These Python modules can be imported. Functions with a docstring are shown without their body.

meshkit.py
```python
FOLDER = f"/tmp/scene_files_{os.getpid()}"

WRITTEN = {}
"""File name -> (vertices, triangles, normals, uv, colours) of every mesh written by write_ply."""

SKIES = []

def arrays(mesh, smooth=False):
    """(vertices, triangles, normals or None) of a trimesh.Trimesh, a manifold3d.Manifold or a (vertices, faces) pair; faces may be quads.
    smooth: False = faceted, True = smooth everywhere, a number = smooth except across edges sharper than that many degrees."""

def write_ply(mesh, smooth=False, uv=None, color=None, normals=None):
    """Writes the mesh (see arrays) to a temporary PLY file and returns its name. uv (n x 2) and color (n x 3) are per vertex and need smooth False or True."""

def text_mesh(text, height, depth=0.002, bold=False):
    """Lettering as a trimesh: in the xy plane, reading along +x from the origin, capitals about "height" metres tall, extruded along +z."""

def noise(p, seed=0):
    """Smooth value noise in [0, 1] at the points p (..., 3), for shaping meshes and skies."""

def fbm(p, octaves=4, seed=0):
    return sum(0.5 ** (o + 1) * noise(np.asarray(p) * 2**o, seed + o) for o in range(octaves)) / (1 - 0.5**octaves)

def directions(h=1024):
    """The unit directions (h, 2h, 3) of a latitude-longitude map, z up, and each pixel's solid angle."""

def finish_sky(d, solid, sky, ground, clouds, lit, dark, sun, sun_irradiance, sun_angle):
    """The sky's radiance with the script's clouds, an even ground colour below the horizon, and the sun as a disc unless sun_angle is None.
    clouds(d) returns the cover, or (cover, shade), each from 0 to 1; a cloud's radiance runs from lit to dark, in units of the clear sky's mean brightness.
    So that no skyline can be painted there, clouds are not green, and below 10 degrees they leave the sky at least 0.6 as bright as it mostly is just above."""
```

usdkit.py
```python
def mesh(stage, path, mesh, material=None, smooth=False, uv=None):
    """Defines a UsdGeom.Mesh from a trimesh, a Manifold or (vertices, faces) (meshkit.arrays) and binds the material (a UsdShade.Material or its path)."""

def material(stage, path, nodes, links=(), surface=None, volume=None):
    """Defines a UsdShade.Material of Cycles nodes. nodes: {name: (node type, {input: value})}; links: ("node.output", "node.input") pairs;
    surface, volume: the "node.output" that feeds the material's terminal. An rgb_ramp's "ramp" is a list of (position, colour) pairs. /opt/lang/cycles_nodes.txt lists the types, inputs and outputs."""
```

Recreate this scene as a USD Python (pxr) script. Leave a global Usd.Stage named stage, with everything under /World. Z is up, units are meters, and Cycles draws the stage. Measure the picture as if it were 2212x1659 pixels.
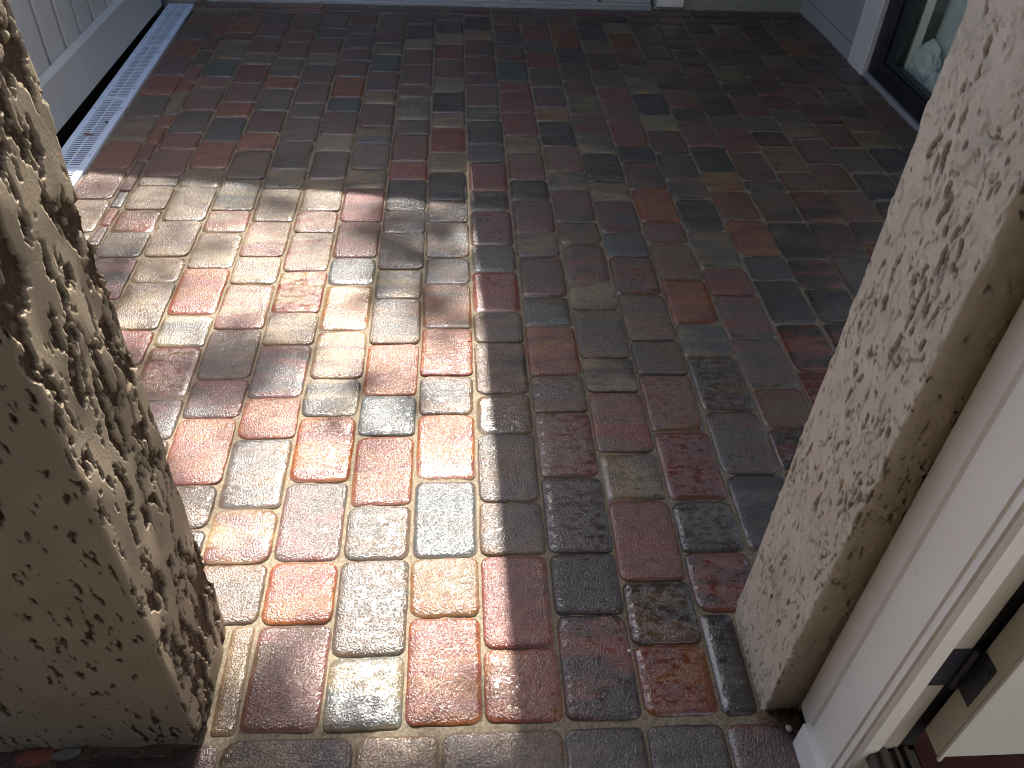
import math, random
import numpy as np, trimesh, usdkit, meshkit
from scipy.ndimage import gaussian_filter
from pxr import Usd, UsdGeom, UsdLux, UsdShade, Gf, Sdf, Vt

stage = Usd.Stage.CreateInMemory()
UsdGeom.SetStageUpAxis(stage, UsdGeom.Tokens.z)
UsdGeom.SetStageMetersPerUnit(stage, 1.0)
WORLD = UsdGeom.Xform.Define(stage, '/World')
UsdGeom.Scope.Define(stage, '/World/Looks')
random.seed(7)
RNG = np.random.default_rng(7)

# ------------------------------------------------------------------ camera, sky, sun, exposure
EXPOSURE = 1.85
SUN_EL, SUN_AZ = math.radians(55.5), math.radians(2.5)
SUN_INTENSITY, SKY_STRENGTH = 1.05, 0.15
right = Gf.Vec3d(0.99786287, -0.05393379, 0.03688947)
up = Gf.Vec3d(0.00820939, 0.66355707, 0.74808062)
fwd = Gf.Vec3d(0.06482509, 0.74617904, -0.66258173)
cam = UsdGeom.Camera.Define(stage, '/World/camera')
cam.CreateHorizontalApertureAttr(36.0)
cam.CreateVerticalApertureAttr(27.0)
cam.CreateFocalLengthAttr(36.0 * 1782.16 / 2212.0)
cam.CreateClippingRangeAttr(Gf.Vec2f(0.02, 500.0))
cam.CreateExposureAttr(EXPOSURE)
m = Gf.Matrix4d(1)
m.SetRow(0, Gf.Vec4d(*right, 0)); m.SetRow(1, Gf.Vec4d(*up, 0)); m.SetRow(2, Gf.Vec4d(*(-fwd), 0)); m.SetRow(3, Gf.Vec4d(0, 0, 1.46, 1))
cam.AddTransformOp().Set(m)

sky_mat = usdkit.material(stage, '/World/Looks/sky_air', {
    'sky': ('sky_texture', {'sky_type': 'single_scattering', 'sun_disc': False, 'sun_elevation': SUN_EL, 'sun_rotation': SUN_AZ, 'aerosol_density': 1.8, 'air_density': 0.95, 'ozone_density': 0.6}),
    'bg': ('background_shader', {'strength': SKY_STRENGTH})}, [('sky.color', 'bg.color')], surface='bg.background')
dome = UsdLux.DomeLight.Define(stage, '/World/sky')
dome.CreateIntensityAttr(1.0)
UsdShade.MaterialBindingAPI.Apply(dome.GetPrim()).Bind(sky_mat)
dome.GetPrim().SetCustomDataByKey('kind', 'structure')
sun = UsdLux.DistantLight.Define(stage, '/World/sun')
sun.CreateIntensityAttr(SUN_INTENSITY)
sun.CreateAngleAttr(0.53)
sun.CreateNormalizeAttr(True)
sun.CreateColorAttr(Gf.Vec3f(1.0, 0.955, 0.895))
sun.AddRotateZOp().Set(-math.degrees(SUN_AZ))
sun.AddRotateXOp().Set(math.degrees(SUN_EL) - 90.0 + 0.0)

# ------------------------------------------------------------------ helpers
taken = {}
def numbered(parent, name):
    p = f'{parent}/{name}'
    if p not in taken:
        taken[p] = 0
        return p
    taken[p] += 1
    return f'{p}_{taken[p]:03d}'
def path_of(parent):
    return '/World' if parent is None else str(parent.GetPath())
def props(prim, label=None, category=None, group=None, kind=None):
    for k, v in (('label', label), ('category', category), ('group', group), ('kind', kind)):
        if v: prim.SetCustomDataByKey(k, v)
    return prim
def thing(name, label=None, category=None, group=None, kind=None, loc=None, parent=None):
    x = UsdGeom.Xform.Define(stage, numbered(path_of(parent), name))
    if loc is not None: x.AddTranslateOp().Set(Gf.Vec3d(*map(float, loc)))
    return props(x.GetPrim(), label, category, group, kind)
def obj(name, mesh, mat, parent=None, smooth=False, loc=None, prim=None, **kw):
    g = usdkit.mesh(stage, numbered(path_of(parent), name), mesh, mat, smooth=smooth)
    if loc is not None: g.AddTranslateOp().Set(Gf.Vec3d(*map(float, loc)))
    if prim:
        api = UsdGeom.PrimvarsAPI(g)
        for k, v in prim.items():
            v = np.asarray(v, np.float32)
            if v.ndim == 2:
                api.CreatePrimvar(k, Sdf.ValueTypeNames.Color3fArray, 'vertex').Set(Vt.Vec3fArray.FromNumpy(v))
            else:
                api.CreatePrimvar(k, Sdf.ValueTypeNames.FloatArray, 'vertex').Set(Vt.FloatArray.FromNumpy(v))
    return props(g.GetPrim(), **kw)
def join(ms):
    return trimesh.util.concatenate(ms)
def box(x0, x1, y0, y1, z0, z1, r=0.0):
    """a box, its edges chamfered by r"""
    if r <= 0:
        b = trimesh.creation.box((x1 - x0, y1 - y0, z1 - z0))
        b.apply_translation(((x0 + x1) / 2, (y0 + y1) / 2, (z0 + z1) / 2))
        return b
    pts = []
    for a in (0, 1):
        for b_ in (0, 1):
            for c in (0, 1):
                p = [(x0, x1)[a], (y0, y1)[b_], (z0, z1)[c]]
                s = [(1, -1)[a] * r, (1, -1)[b_] * r, (1, -1)[c] * r]
                for k in range(3):
                    v = [p[i] + (s[i] if i != k else 0) for i in range(3)]
                    pts.append(v)
    return trimesh.convex.convex_hull(np.array(pts))
def prism(profile, z0, z1):
    """polygon in xy (list of points, counter-clockwise), extruded up z"""
    from shapely.geometry import Polygon
    e = trimesh.creation.extrude_polygon(Polygon(profile), z1 - z0, engine='earcut')
    e.apply_translation((0, 0, z0))
    return e

# ------------------------------------------------------------------ materials
def mat(name, nodes, links, surface='p.BSDF'):
    return usdkit.material(stage, '/World/Looks/' + name, nodes, links, surface=surface)
def plain(name, col, rough=0.5, var=0.12, scale=20.0, bump=0.0, bump_scale=300.0, spec=0.5, stretch=(1, 1, 1), metallic=0.0, dirt=None, dirt_at=(0.55, 0.75), dirt_scale=9.0):
    lo = tuple(c * (1 - var) for c in col); hi = tuple(min(1, c * (1 + var)) for c in col)
    n = {'g': ('geometry', {}), 'map': ('mapping', {'scale': stretch}), 'n': ('noise_texture', {'scale': scale, 'detail': 4.0}),
         'r': ('rgb_ramp', {'ramp': [(0.3, lo), (0.7, hi)]}),
         'rr': ('map_range', {'from_min': 0.3, 'from_max': 0.7, 'to_min': rough * 0.85, 'to_max': min(1, rough * 1.15)}),
         'p': ('principled_bsdf', {'specular_ior_level': spec, 'metallic': metallic})}
    l = [('g.position', 'map.vector'), ('map.vector', 'n.vector'), ('n.fac', 'r.fac'), ('n.fac', 'rr.value'), ('rr.result', 'p.roughness')]
    last = 'r.color'
    if dirt:
        n['dn'] = ('noise_texture', {'scale': dirt_scale, 'detail': 6.0, 'roughness': 0.65})
        n['dr'] = ('map_range', {'from_min': dirt_at[0], 'from_max': dirt_at[1], 'clamp': True})
        n['dm'] = ('mix_color', {'b': dirt})
        l += [('g.position', 'dn.vector'), ('dn.fac', 'dr.value'), ('dr.result', 'dm.fac'), (last, 'dm.a')]
        last = 'dm.result'
    l.append((last, 'p.base_color'))
    if bump:
        n['bn'] = ('noise_texture', {'scale': bump_scale, 'detail': 3.0})
        n['b'] = ('bump', {'strength': 1.0, 'distance': bump})
        l += [('map.vector', 'bn.vector'), ('bn.fac', 'b.height'), ('b.normal', 'p.normal')]
    return mat(name, n, l)

BRICK = mat('paver_concrete', {
    'g': ('geometry', {}), 'a': ('attribute', {'attribute': 'tone_a'}), 'b': ('attribute', {'attribute': 'tone_b'}),
    'sd': ('attribute', {'attribute': 'seed'}), 'wt': ('attribute', {'attribute': 'sealed'}),
    'off': ('combine_xyz', {}), 'sc': ('math', {'math_type': 'multiply', 'value2': 37.0}), 'add': ('vector_math', {'math_type': 'add'}),
    'm1': ('mapping', {'scale': (5.0, 17.0, 9.0)}), 'n1': ('noise_texture', {'scale': 1.0, 'detail': 3.0, 'roughness': 0.55, 'distortion': 0.4}),
    'r1': ('map_range', {'from_min': 0.40, 'from_max': 0.60, 'clamp': True}), 'mixab': ('mix_color', {}),
    # pores and grains
    'n2': ('noise_texture', {'scale': 420.0, 'detail': 2.0}), 'r2': ('map_range', {'from_min': 0.3, 'from_max': 0.7, 'to_min': 0.6, 'to_max': 1.4}),
    'mul': ('mix_color', {'blend_type': 'multiply', 'fac': 1.0}),
    'n3': ('noise_texture', {'scale': 42.0, 'detail': 5.0, 'roughness': 0.7}), 'r3': ('map_range', {'from_min': 0.32, 'from_max': 0.62, 'to_min': 0.62, 'to_max': 1.1, 'clamp': True}),
    'mul2': ('mix_color', {'blend_type': 'multiply', 'fac': 1.0}),
    # pooled sealer: darker, more saturated, smooth
    'm4': ('mapping', {'scale': (34.0, 62.0, 20.0)}), 'n4': ('noise_texture', {'scale': 1.0, 'detail': 8.0, 'roughness': 0.78, 'distortion': 0.3}),
    'sum4': ('math', {'math_type': 'add'}), 'r4': ('map_range', {'from_min': 1.05, 'from_max': 1.09, 'clamp': True}),
    'rim': ('map_range', {'from_min': -0.0010, 'from_max': -0.0032, 'clamp': True}), 'rimn': ('math', {'math_type': 'multiply', 'use_clamp': True}), 'rimk': ('math', {'math_type': 'multiply', 'value2': 1.7}), 'wetmax': ('math', {'math_type': 'maximum'}),
    'sat': ('hsv', {'saturation': 1.2, 'value': 0.84}), 'mixw': ('mix_color', {}),
    'rough': ('map_range', {'to_min': 0.29, 'to_max': 0.17}),
    # sand dust low on the rounded edge
    'sx': ('separate_xyz', {}), 'rz': ('map_range', {'from_min': -0.0044, 'from_max': -0.0066, 'to_min': 0.0, 'to_max': 0.6, 'clamp': True}), 'mixs': ('mix_color', {'b': (0.19, 0.148, 0.10)}),
    # relief
    'b1n': ('noise_texture', {'scale': 240.0, 'detail': 1.2, 'roughness': 0.5}), 'b2n': ('noise_texture', {'scale': 60.0, 'detail': 4.0, 'roughness': 0.6}),
    'bm': ('math', {'math_type': 'multiply_add', 'value2': 0.3}),
    'bs': ('map_range', {'to_min': 1.0, 'to_max': 0.18}),
    'bump': ('bump', {'strength': 1.0, 'distance': 0.0034}),
    'p': ('principled_bsdf', {'specular_ior_level': 0.72})},
    [('sd.fac', 'sc.value1'), ('sc.value', 'off.x'), ('sc.value', 'off.y'), ('g.position', 'add.vector1'), ('off.vector', 'add.vector2'),
     ('add.vector', 'm1.vector'), ('m1.vector', 'n1.vector'), ('n1.fac', 'r1.value'), ('r1.result', 'mixab.fac'), ('a.color', 'mixab.a'), ('b.color', 'mixab.b'),
     ('add.vector', 'n2.vector'), ('n2.fac', 'r2.value'), ('mixab.result', 'mul.a'), ('r2.result', 'mul.b'),
     ('add.vector', 'n3.vector'), ('n3.fac', 'r3.value'), ('mul.result', 'mul2.a'), ('r3.result', 'mul2.b'),
     ('add.vector', 'm4.vector'), ('m4.vector', 'n4.vector'), ('n4.fac', 'sum4.value1'), ('wt.fac', 'sum4.value2'), ('sum4.value', 'r4.value'),
     ('mul2.result', 'sat.color'), ('mul2.result', 'mixw.a'), ('sat.color', 'mixw.b'), ('wetmax.value', 'mixw.fac'),
     ('sx.z', 'rim.value'), ('rim.result', 'rimn.value1'), ('wt.fac', 'rimk.value1'), ('rimk.value', 'rimn.value2'), ('r4.result', 'wetmax.value1'), ('rimn.value', 'wetmax.value2'),
     ('wetmax.value', 'rough.value'), ('rough.result', 'p.roughness'),
     ('g.position', 'sx.vector'), ('sx.z', 'rz.value'), ('mixw.result', 'mixs.a'), ('rz.result', 'mixs.fac'), ('mixs.result', 'p.base_color'),
     ('add.vector', 'b1n.vector'), ('add.vector', 'b2n.vector'), ('b2n.fac', 'bm.value1'), ('b1n.fac', 'bm.value3'), ('bm.value', 'bump.height'),
     ('wetmax.value', 'bs.value'), ('bs.result', 'bump.strength'), ('bump.normal', 'p.normal')])

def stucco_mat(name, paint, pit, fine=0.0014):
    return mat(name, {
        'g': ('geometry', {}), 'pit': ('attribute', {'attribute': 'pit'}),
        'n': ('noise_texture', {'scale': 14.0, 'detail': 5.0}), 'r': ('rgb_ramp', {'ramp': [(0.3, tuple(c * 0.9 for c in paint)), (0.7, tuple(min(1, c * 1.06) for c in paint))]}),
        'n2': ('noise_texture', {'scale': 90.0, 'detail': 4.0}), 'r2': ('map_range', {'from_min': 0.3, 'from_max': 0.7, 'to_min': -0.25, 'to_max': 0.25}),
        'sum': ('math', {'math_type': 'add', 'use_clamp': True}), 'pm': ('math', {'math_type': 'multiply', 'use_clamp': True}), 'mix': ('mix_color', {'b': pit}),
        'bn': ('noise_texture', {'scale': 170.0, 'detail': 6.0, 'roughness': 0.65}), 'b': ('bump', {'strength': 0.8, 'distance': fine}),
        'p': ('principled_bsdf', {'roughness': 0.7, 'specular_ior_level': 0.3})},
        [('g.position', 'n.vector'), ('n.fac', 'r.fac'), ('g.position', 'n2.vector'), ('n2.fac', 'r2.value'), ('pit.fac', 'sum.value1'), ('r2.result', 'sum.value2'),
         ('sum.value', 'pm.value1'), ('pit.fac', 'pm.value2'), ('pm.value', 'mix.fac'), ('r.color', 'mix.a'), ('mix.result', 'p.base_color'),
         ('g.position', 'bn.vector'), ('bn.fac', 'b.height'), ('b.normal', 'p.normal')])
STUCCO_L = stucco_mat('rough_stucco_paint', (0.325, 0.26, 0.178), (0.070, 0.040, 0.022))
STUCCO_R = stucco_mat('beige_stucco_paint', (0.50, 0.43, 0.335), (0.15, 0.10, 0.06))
SAND = plain('joint_sand', (0.205, 0.168, 0.118), 0.95, 0.4, 160, 0.0015, 700, 0.2)
EARTH = plain('earth', (0.30, 0.24, 0.17), 0.95, 0.2, 6)
WHITE = plain('white_paint', (0.78, 0.77, 0.74), 0.38, 0.03, 6, 0.0003, 60, dirt=(0.5, 0.46, 0.38), dirt_at=(0.62, 0.8), dirt_scale=14)
CREAM = plain('cream_paint', (0.72, 0.69, 0.62), 0.42, 0.04, 5, 0.0003, 40, dirt=(0.45, 0.40, 0.32), dirt_at=(0.62, 0.85), dirt_scale=18)
PVC = plain('sky_tinted_white_plastic', (0.62, 0.70, 0.84), 0.22, 0.03, 12, dirt=(0.45, 0.44, 0.42), dirt_at=(0.6, 0.8), dirt_scale=30)  # white plastic with the blue of the sky light mixed into its colour
GATE = plain('grey_gate_paint', (0.47, 0.465, 0.44), 0.55, 0.07, 8, 0.0006, 60, stretch=(1, 1, 0.25), dirt=(0.33, 0.32, 0.29), dirt_at=(0.6, 0.8), dirt_scale=7)
GREYWALL = plain('grey_siding_paint', (0.40, 0.41, 0.40), 0.6, 0.05, 10, 0.0004, 120)
FARSTUCCO = plain('grey_green_stucco', (0.30, 0.31, 0.25), 0.85, 0.15, 40, 0.006, 70)
BLACK = plain('black_frame', (0.012, 0.012, 0.013), 0.35, 0.1, 10)
RUBBER = plain('black_rubber', (0.01, 0.01, 0.01), 0.7, 0.1, 10)
HINGE = plain('dark_bronze', (0.02, 0.02, 0.03), 0.4, 0.15, 40)
ALU = plain('grey_aluminium', (0.42, 0.43, 0.43), 0.42, 0.06, 30, metallic=0.3)
CURTAIN = plain('white_cloth', (0.70, 0.74, 0.72), 0.9, 0.05, 20, 0.002, 60)
CONCRETE = plain('grey_concrete', (0.20, 0.175, 0.145), 0.9, 0.15, 20, 0.002, 120)
SOFFIT = plain('soffit_paint', (0.09, 0.07, 0.055), 0.7, 0.05, 8)
BLOCKER_SIDING = plain('sky_blocker_siding', (0.13, 0.115, 0.10), 0.85, 0.15, 12)
PORCHWALL = plain('porch_wall_paint', (0.40, 0.36, 0.30), 0.8, 0.08, 14, 0.002, 80)
ROOF = plain('roof_shingle', (0.10, 0.09, 0.085), 0.9, 0.2, 30)
INNER = plain('inside_wall', (0.72, 0.71, 0.68), 0.8, 0.05, 6)
SILL = plain('door_sill_brown', (0.09, 0.075, 0.06), 0.5, 0.1, 30)
TILE = plain('red_tile', (0.075, 0.03, 0.024), 0.4, 0.15, 20)
DOORPAINT = plain('door_paint', (0.50, 0.48, 0.41), 0.45, 0.04, 9, 0.0003, 50)
BARK = plain('bark', (0.12, 0.09, 0.07), 0.9, 0.3, 25, 0.01, 20)
GAP_SHADE = plain('gap_shade_black', (0.008, 0.007, 0.006), 1.0, 0.3, 40, spec=0.0)  # near black: shade under the gate put into the ground colour
JAMB = plain('shade_darkened_jamb_paint', (0.42, 0.38, 0.32), 0.5, 0.05, 9)  # frame paint darkened so the jamb's shade sits in the colour
DEADLEAF = plain('dead_leaf', (0.22, 0.08, 0.05), 0.7, 0.3, 120)
STONE = plain('white_pebble', (0.6, 0.58, 0.52), 0.7, 0.1, 200)
DIRT = plain('brown_soil', (0.13, 0.08, 0.05), 0.95, 0.35, 120, 0.003, 300)
REDBRICK = plain('red_brick_chip', (0.26, 0.08, 0.05), 0.85, 0.2, 120, 0.001, 400)
LEAF = mat('tree_leaf', {'d': ('diffuse_bsdf', {'color': (0.05, 0.09, 0.025)}), 't': ('translucent_bsdf', {'color': (0.09, 0.14, 0.03)}), 'm': ('mix_closure', {'fac': 0.4})},
           [('d.BSDF', 'm.closure1'), ('t.BSDF', 'm.closure2')], surface='m.closure')
GLASS = mat('window_glass', {'t': ('transparent_bsdf', {'color': (0.93, 0.965, 0.945)}), 'gl': ('glossy_bsdf', {'color': (0.9, 1.0, 0.97), 'roughness': 0.01}), 'f': ('fresnel', {'IOR': 1.5}), 'g': ('geometry', {}), 'nb': ('math', {'math_type': 'subtract', 'value1': 1.0}), 'fm': ('math', {'math_type': 'multiply'}), 'm': ('mix_closure', {})},
            [('g.backfacing', 'nb.value2'), ('nb.value', 'fm.value1'), ('f.fac', 'fm.value2'), ('fm.value', 'm.fac'), ('t.BSDF', 'm.closure1'), ('gl.BSDF', 'm.closure2')], surface='m.closure')
# ------------------------------------------------------------------ ground and paving
W, X0 = 0.14818, 0.0424
obj('ground', box(-14, 14, -12, 22, -0.4, -0.075), EARTH, kind='structure')

TONES = {'R': (0.170, 0.066, 0.051), 'r': (0.145, 0.071, 0.060), 'O': (0.205, 0.092, 0.048), 'B': (0.130, 0.088, 0.060), 'T': (0.200, 0.150, 0.092),
         'G': (0.090, 0.076, 0.065), 'g': (0.086, 0.088, 0.078), 'D': (0.046, 0.038, 0.034)}

def brick_mesh(lx, ly, n, near, rng):
    """a tumbled paver: rounded plan outline, pillowed rim, its top slightly uneven; centred, top at z = 0"""
    hx, hy = lx / 2, ly / 2
    cr = min(rng.uniform(0.016, 0.024), hx * 0.45, hy * 0.45)
    cs = [cr * rng.uniform(0.7, 1.3) for _ in range(4)]
    k = n // 4
    kc = max(3, k // 2)
    ph = rng.uniform(0, 100)
    def ring(ins):
        ax, ay = hx - ins, hy - ins
        out = []
        for q in range(4):
            sx, sy = ((1, 1), (-1, 1), (-1, -1), (1, -1))[q]
            c = min(max(cs[q] - 0.55 * ins, 0.004), ax * 0.49, ay * 0.49)
            for t in np.linspace(0, 90, kc):
                a = math.radians(90 * q + t)
                out.append((sx * (ax - c) + c * math.cos(a), sy * (ay - c) + c * math.sin(a)))
            s2 = ((-1, 1), (-1, -1), (1, -1), (1, 1))[q]
            c2 = min(max(cs[(q + 1) % 4] - 0.55 * ins, 0.004), ax * 0.49, ay * 0.49)
            a = math.radians(90 * q + 90)
            end = (s2[0] * (ax - c2) + c2 * math.cos(a), s2[1] * (ay - c2) + c2 * math.sin(a))
            p = out[-1]
            for t in np.linspace(0, 1, k - kc + 2)[1:-1]:
                out.append((p[0] + (end[0] - p[0]) * t, p[1] + (end[1] - p[1]) * t))
        return np.array(out)
    per = ring(0.0); N = len(per)
    wob = (meshkit.noise(np.c_[per * 55, np.full(N, ph)]) - 0.5) * 0.0030
    dirn = per / np.linalg.norm(per, axis=1)[:, None]
    e = rng.uniform(0.8, 1.25)
    rings = [(0, -0.045), (0, -0.0085), (0.0006, -0.0060), (0.0021, -0.0043), (0.0060 * e, -0.0026), (0.0105 * e, -0.0012), (0.0150 * e, -0.0004), (0.020 * e, 0.0)]
    if not near: rings = [(0, -0.03), (0, -0.0085), (0.0018, -0.0048), (0.0070 * e, -0.0022), (0.015 * e, 0.0)]
    V = []
    for ins, z in rings:
        p = ring(min(ins, 0.6 * min(hx, hy))) + dirn * wob[:, None]
        V.append(np.c_[p, np.full(N, z)])
    inner = V[-1][:, :2]
    for s in ((0.8, 0.55, 0.28) if near else (0.5,)):  # rings of the top
        V.append(np.c_[inner * s, np.full(N, 0.0004 * (1 - s))])
    V = np.vstack(V + [[[0, 0, 0.0005]]])
    if near:
        top = V[:, 2] > -0.02
        V[top, 2] += (meshkit.fbm(np.c_[V[top, :2] * 26, np.full(top.sum(), ph)], 3) - 0.5) * 0.0016 * np.clip((V[top, 2] + 0.012) / 0.012, 0.3, 1)
    F = []
    R = len(rings) + (3 if near else 1)
    for r in range(R - 1):
        a = r * N + np.arange(N); b = r * N + (np.arange(N) + 1) % N
        F.append(np.c_[a, b, b + N]); F.append(np.c_[a, b + N, a + N])
    a = (R - 1) * N + np.arange(N); b = (R - 1) * N + (np.arange(N) + 1) % N
    F.append(np.c_[a, b, np.full(N, len(V) - 1)])
    return V, np.vstack(F)

def pick_tones(code, rng):
    def jit(c):
        k = rng.uniform(0.86, 1.16); h = rng.uniform(0.94, 1.06)
        return np.array([c[0] * k * h, c[1] * k, c[2] * k / h])
    return jit(TONES[code[0]]), jit(TONES[code[-1]])

def lay(spec, rng):
    """spec: x0,x1,y0,y1,code,turn -> (centre, verts, faces, primvars, size in the picture)"""
    x0, x1, y0, y1, code, turn = spec
    gapx, gapy = rng.uniform(0.0034, 0.0062), rng.uniform(0.0010, 0.0027)
    if y1 - y0 < 0.125 or y1 > 4.7 or y0 < 0.6: gapx, gapy = gapy + 0.001, gapx
    cx, cy = (x0 + x1) / 2 + rng.uniform(-1, 1) * 0.0008, (y0 + y1) / 2 + rng.uniform(-1, 1) * 0.0008
    near = cy < 3.1
    v, f = brick_mesh(x1 - x0 - gapx, y1 - y0 - gapy, 36 if cy < 2 else 28 if near else 20, near, rng)
    t = turn + rng.normal(0, 0.006)
    c, s = math.cos(t), math.sin(t)
    v = v.copy(); v[:, :2] = v[:, :2] @ np.array([[c, s], [-s, c]])
    v[:, 2] += v[:, 0] * rng.normal(0, 0.009) + v[:, 1] * rng.normal(0, 0.005 if cy < 1.4 else 0.008)
    cz = rng.normal(0, 0.0011)
    a, b = pick_tones(code, rng)
    n = len(v)
    wet = 0.0
    if cy < 2.1: wet = rng.uniform(0.37, 0.56) if cy > 0.72 else rng.uniform(0.2, 0.34)
    elif cy < 2.6: wet = rng.uniform(0.34, 0.5)
    else: wet = rng.uniform(0.2, 0.42)
    if cx > 0.2: wet = rng.uniform(0.44, 0.60) if cy < 1.7 and cy > 0.72 else rng.uniform(0.36, 0.50) if cy < 2.2 else rng.uniform(0.3, 0.44)
    if code == 'OT' or code == 'OR': wet += 0.06
    pv = {'tone_a': np.tile(a, (n, 1)), 'tone_b': np.tile(b, (n, 1)), 'seed': np.full(n, rng.uniform(0, 1)), 'sealed': np.full(n, wet)}
    size = (x1 - x0) * (y1 - y0) / (cy * cy + cx * cx + 2.1) ** 1.5
    return (cx, cy, cz), v, f, pv, size

def paving(parent, specs, rng, limit=300):
    laid = sorted((lay(s, rng) for s in specs), key=lambda q: -q[4])
    for c, v, f, pv, _ in laid[:limit]:
        obj('brick', (v, f), BRICK, parent, smooth=True, loc=c, prim=pv)
    rest = laid[limit:]
    if rest:
        V, F, P, n = [], [], {}, 0
        for c, v, f, pv, _ in rest:
            V.append(v + np.array(c)); F.append(f + n); n += len(v)
            for k, x in pv.items(): P.setdefault(k, []).append(x)
        obj('far_bricks', (np.vstack(V), np.vstack(F)), BRICK, parent, smooth=True, prim={k: np.concatenate(x) for k, x in P.items()}, kind='stuff')

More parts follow.
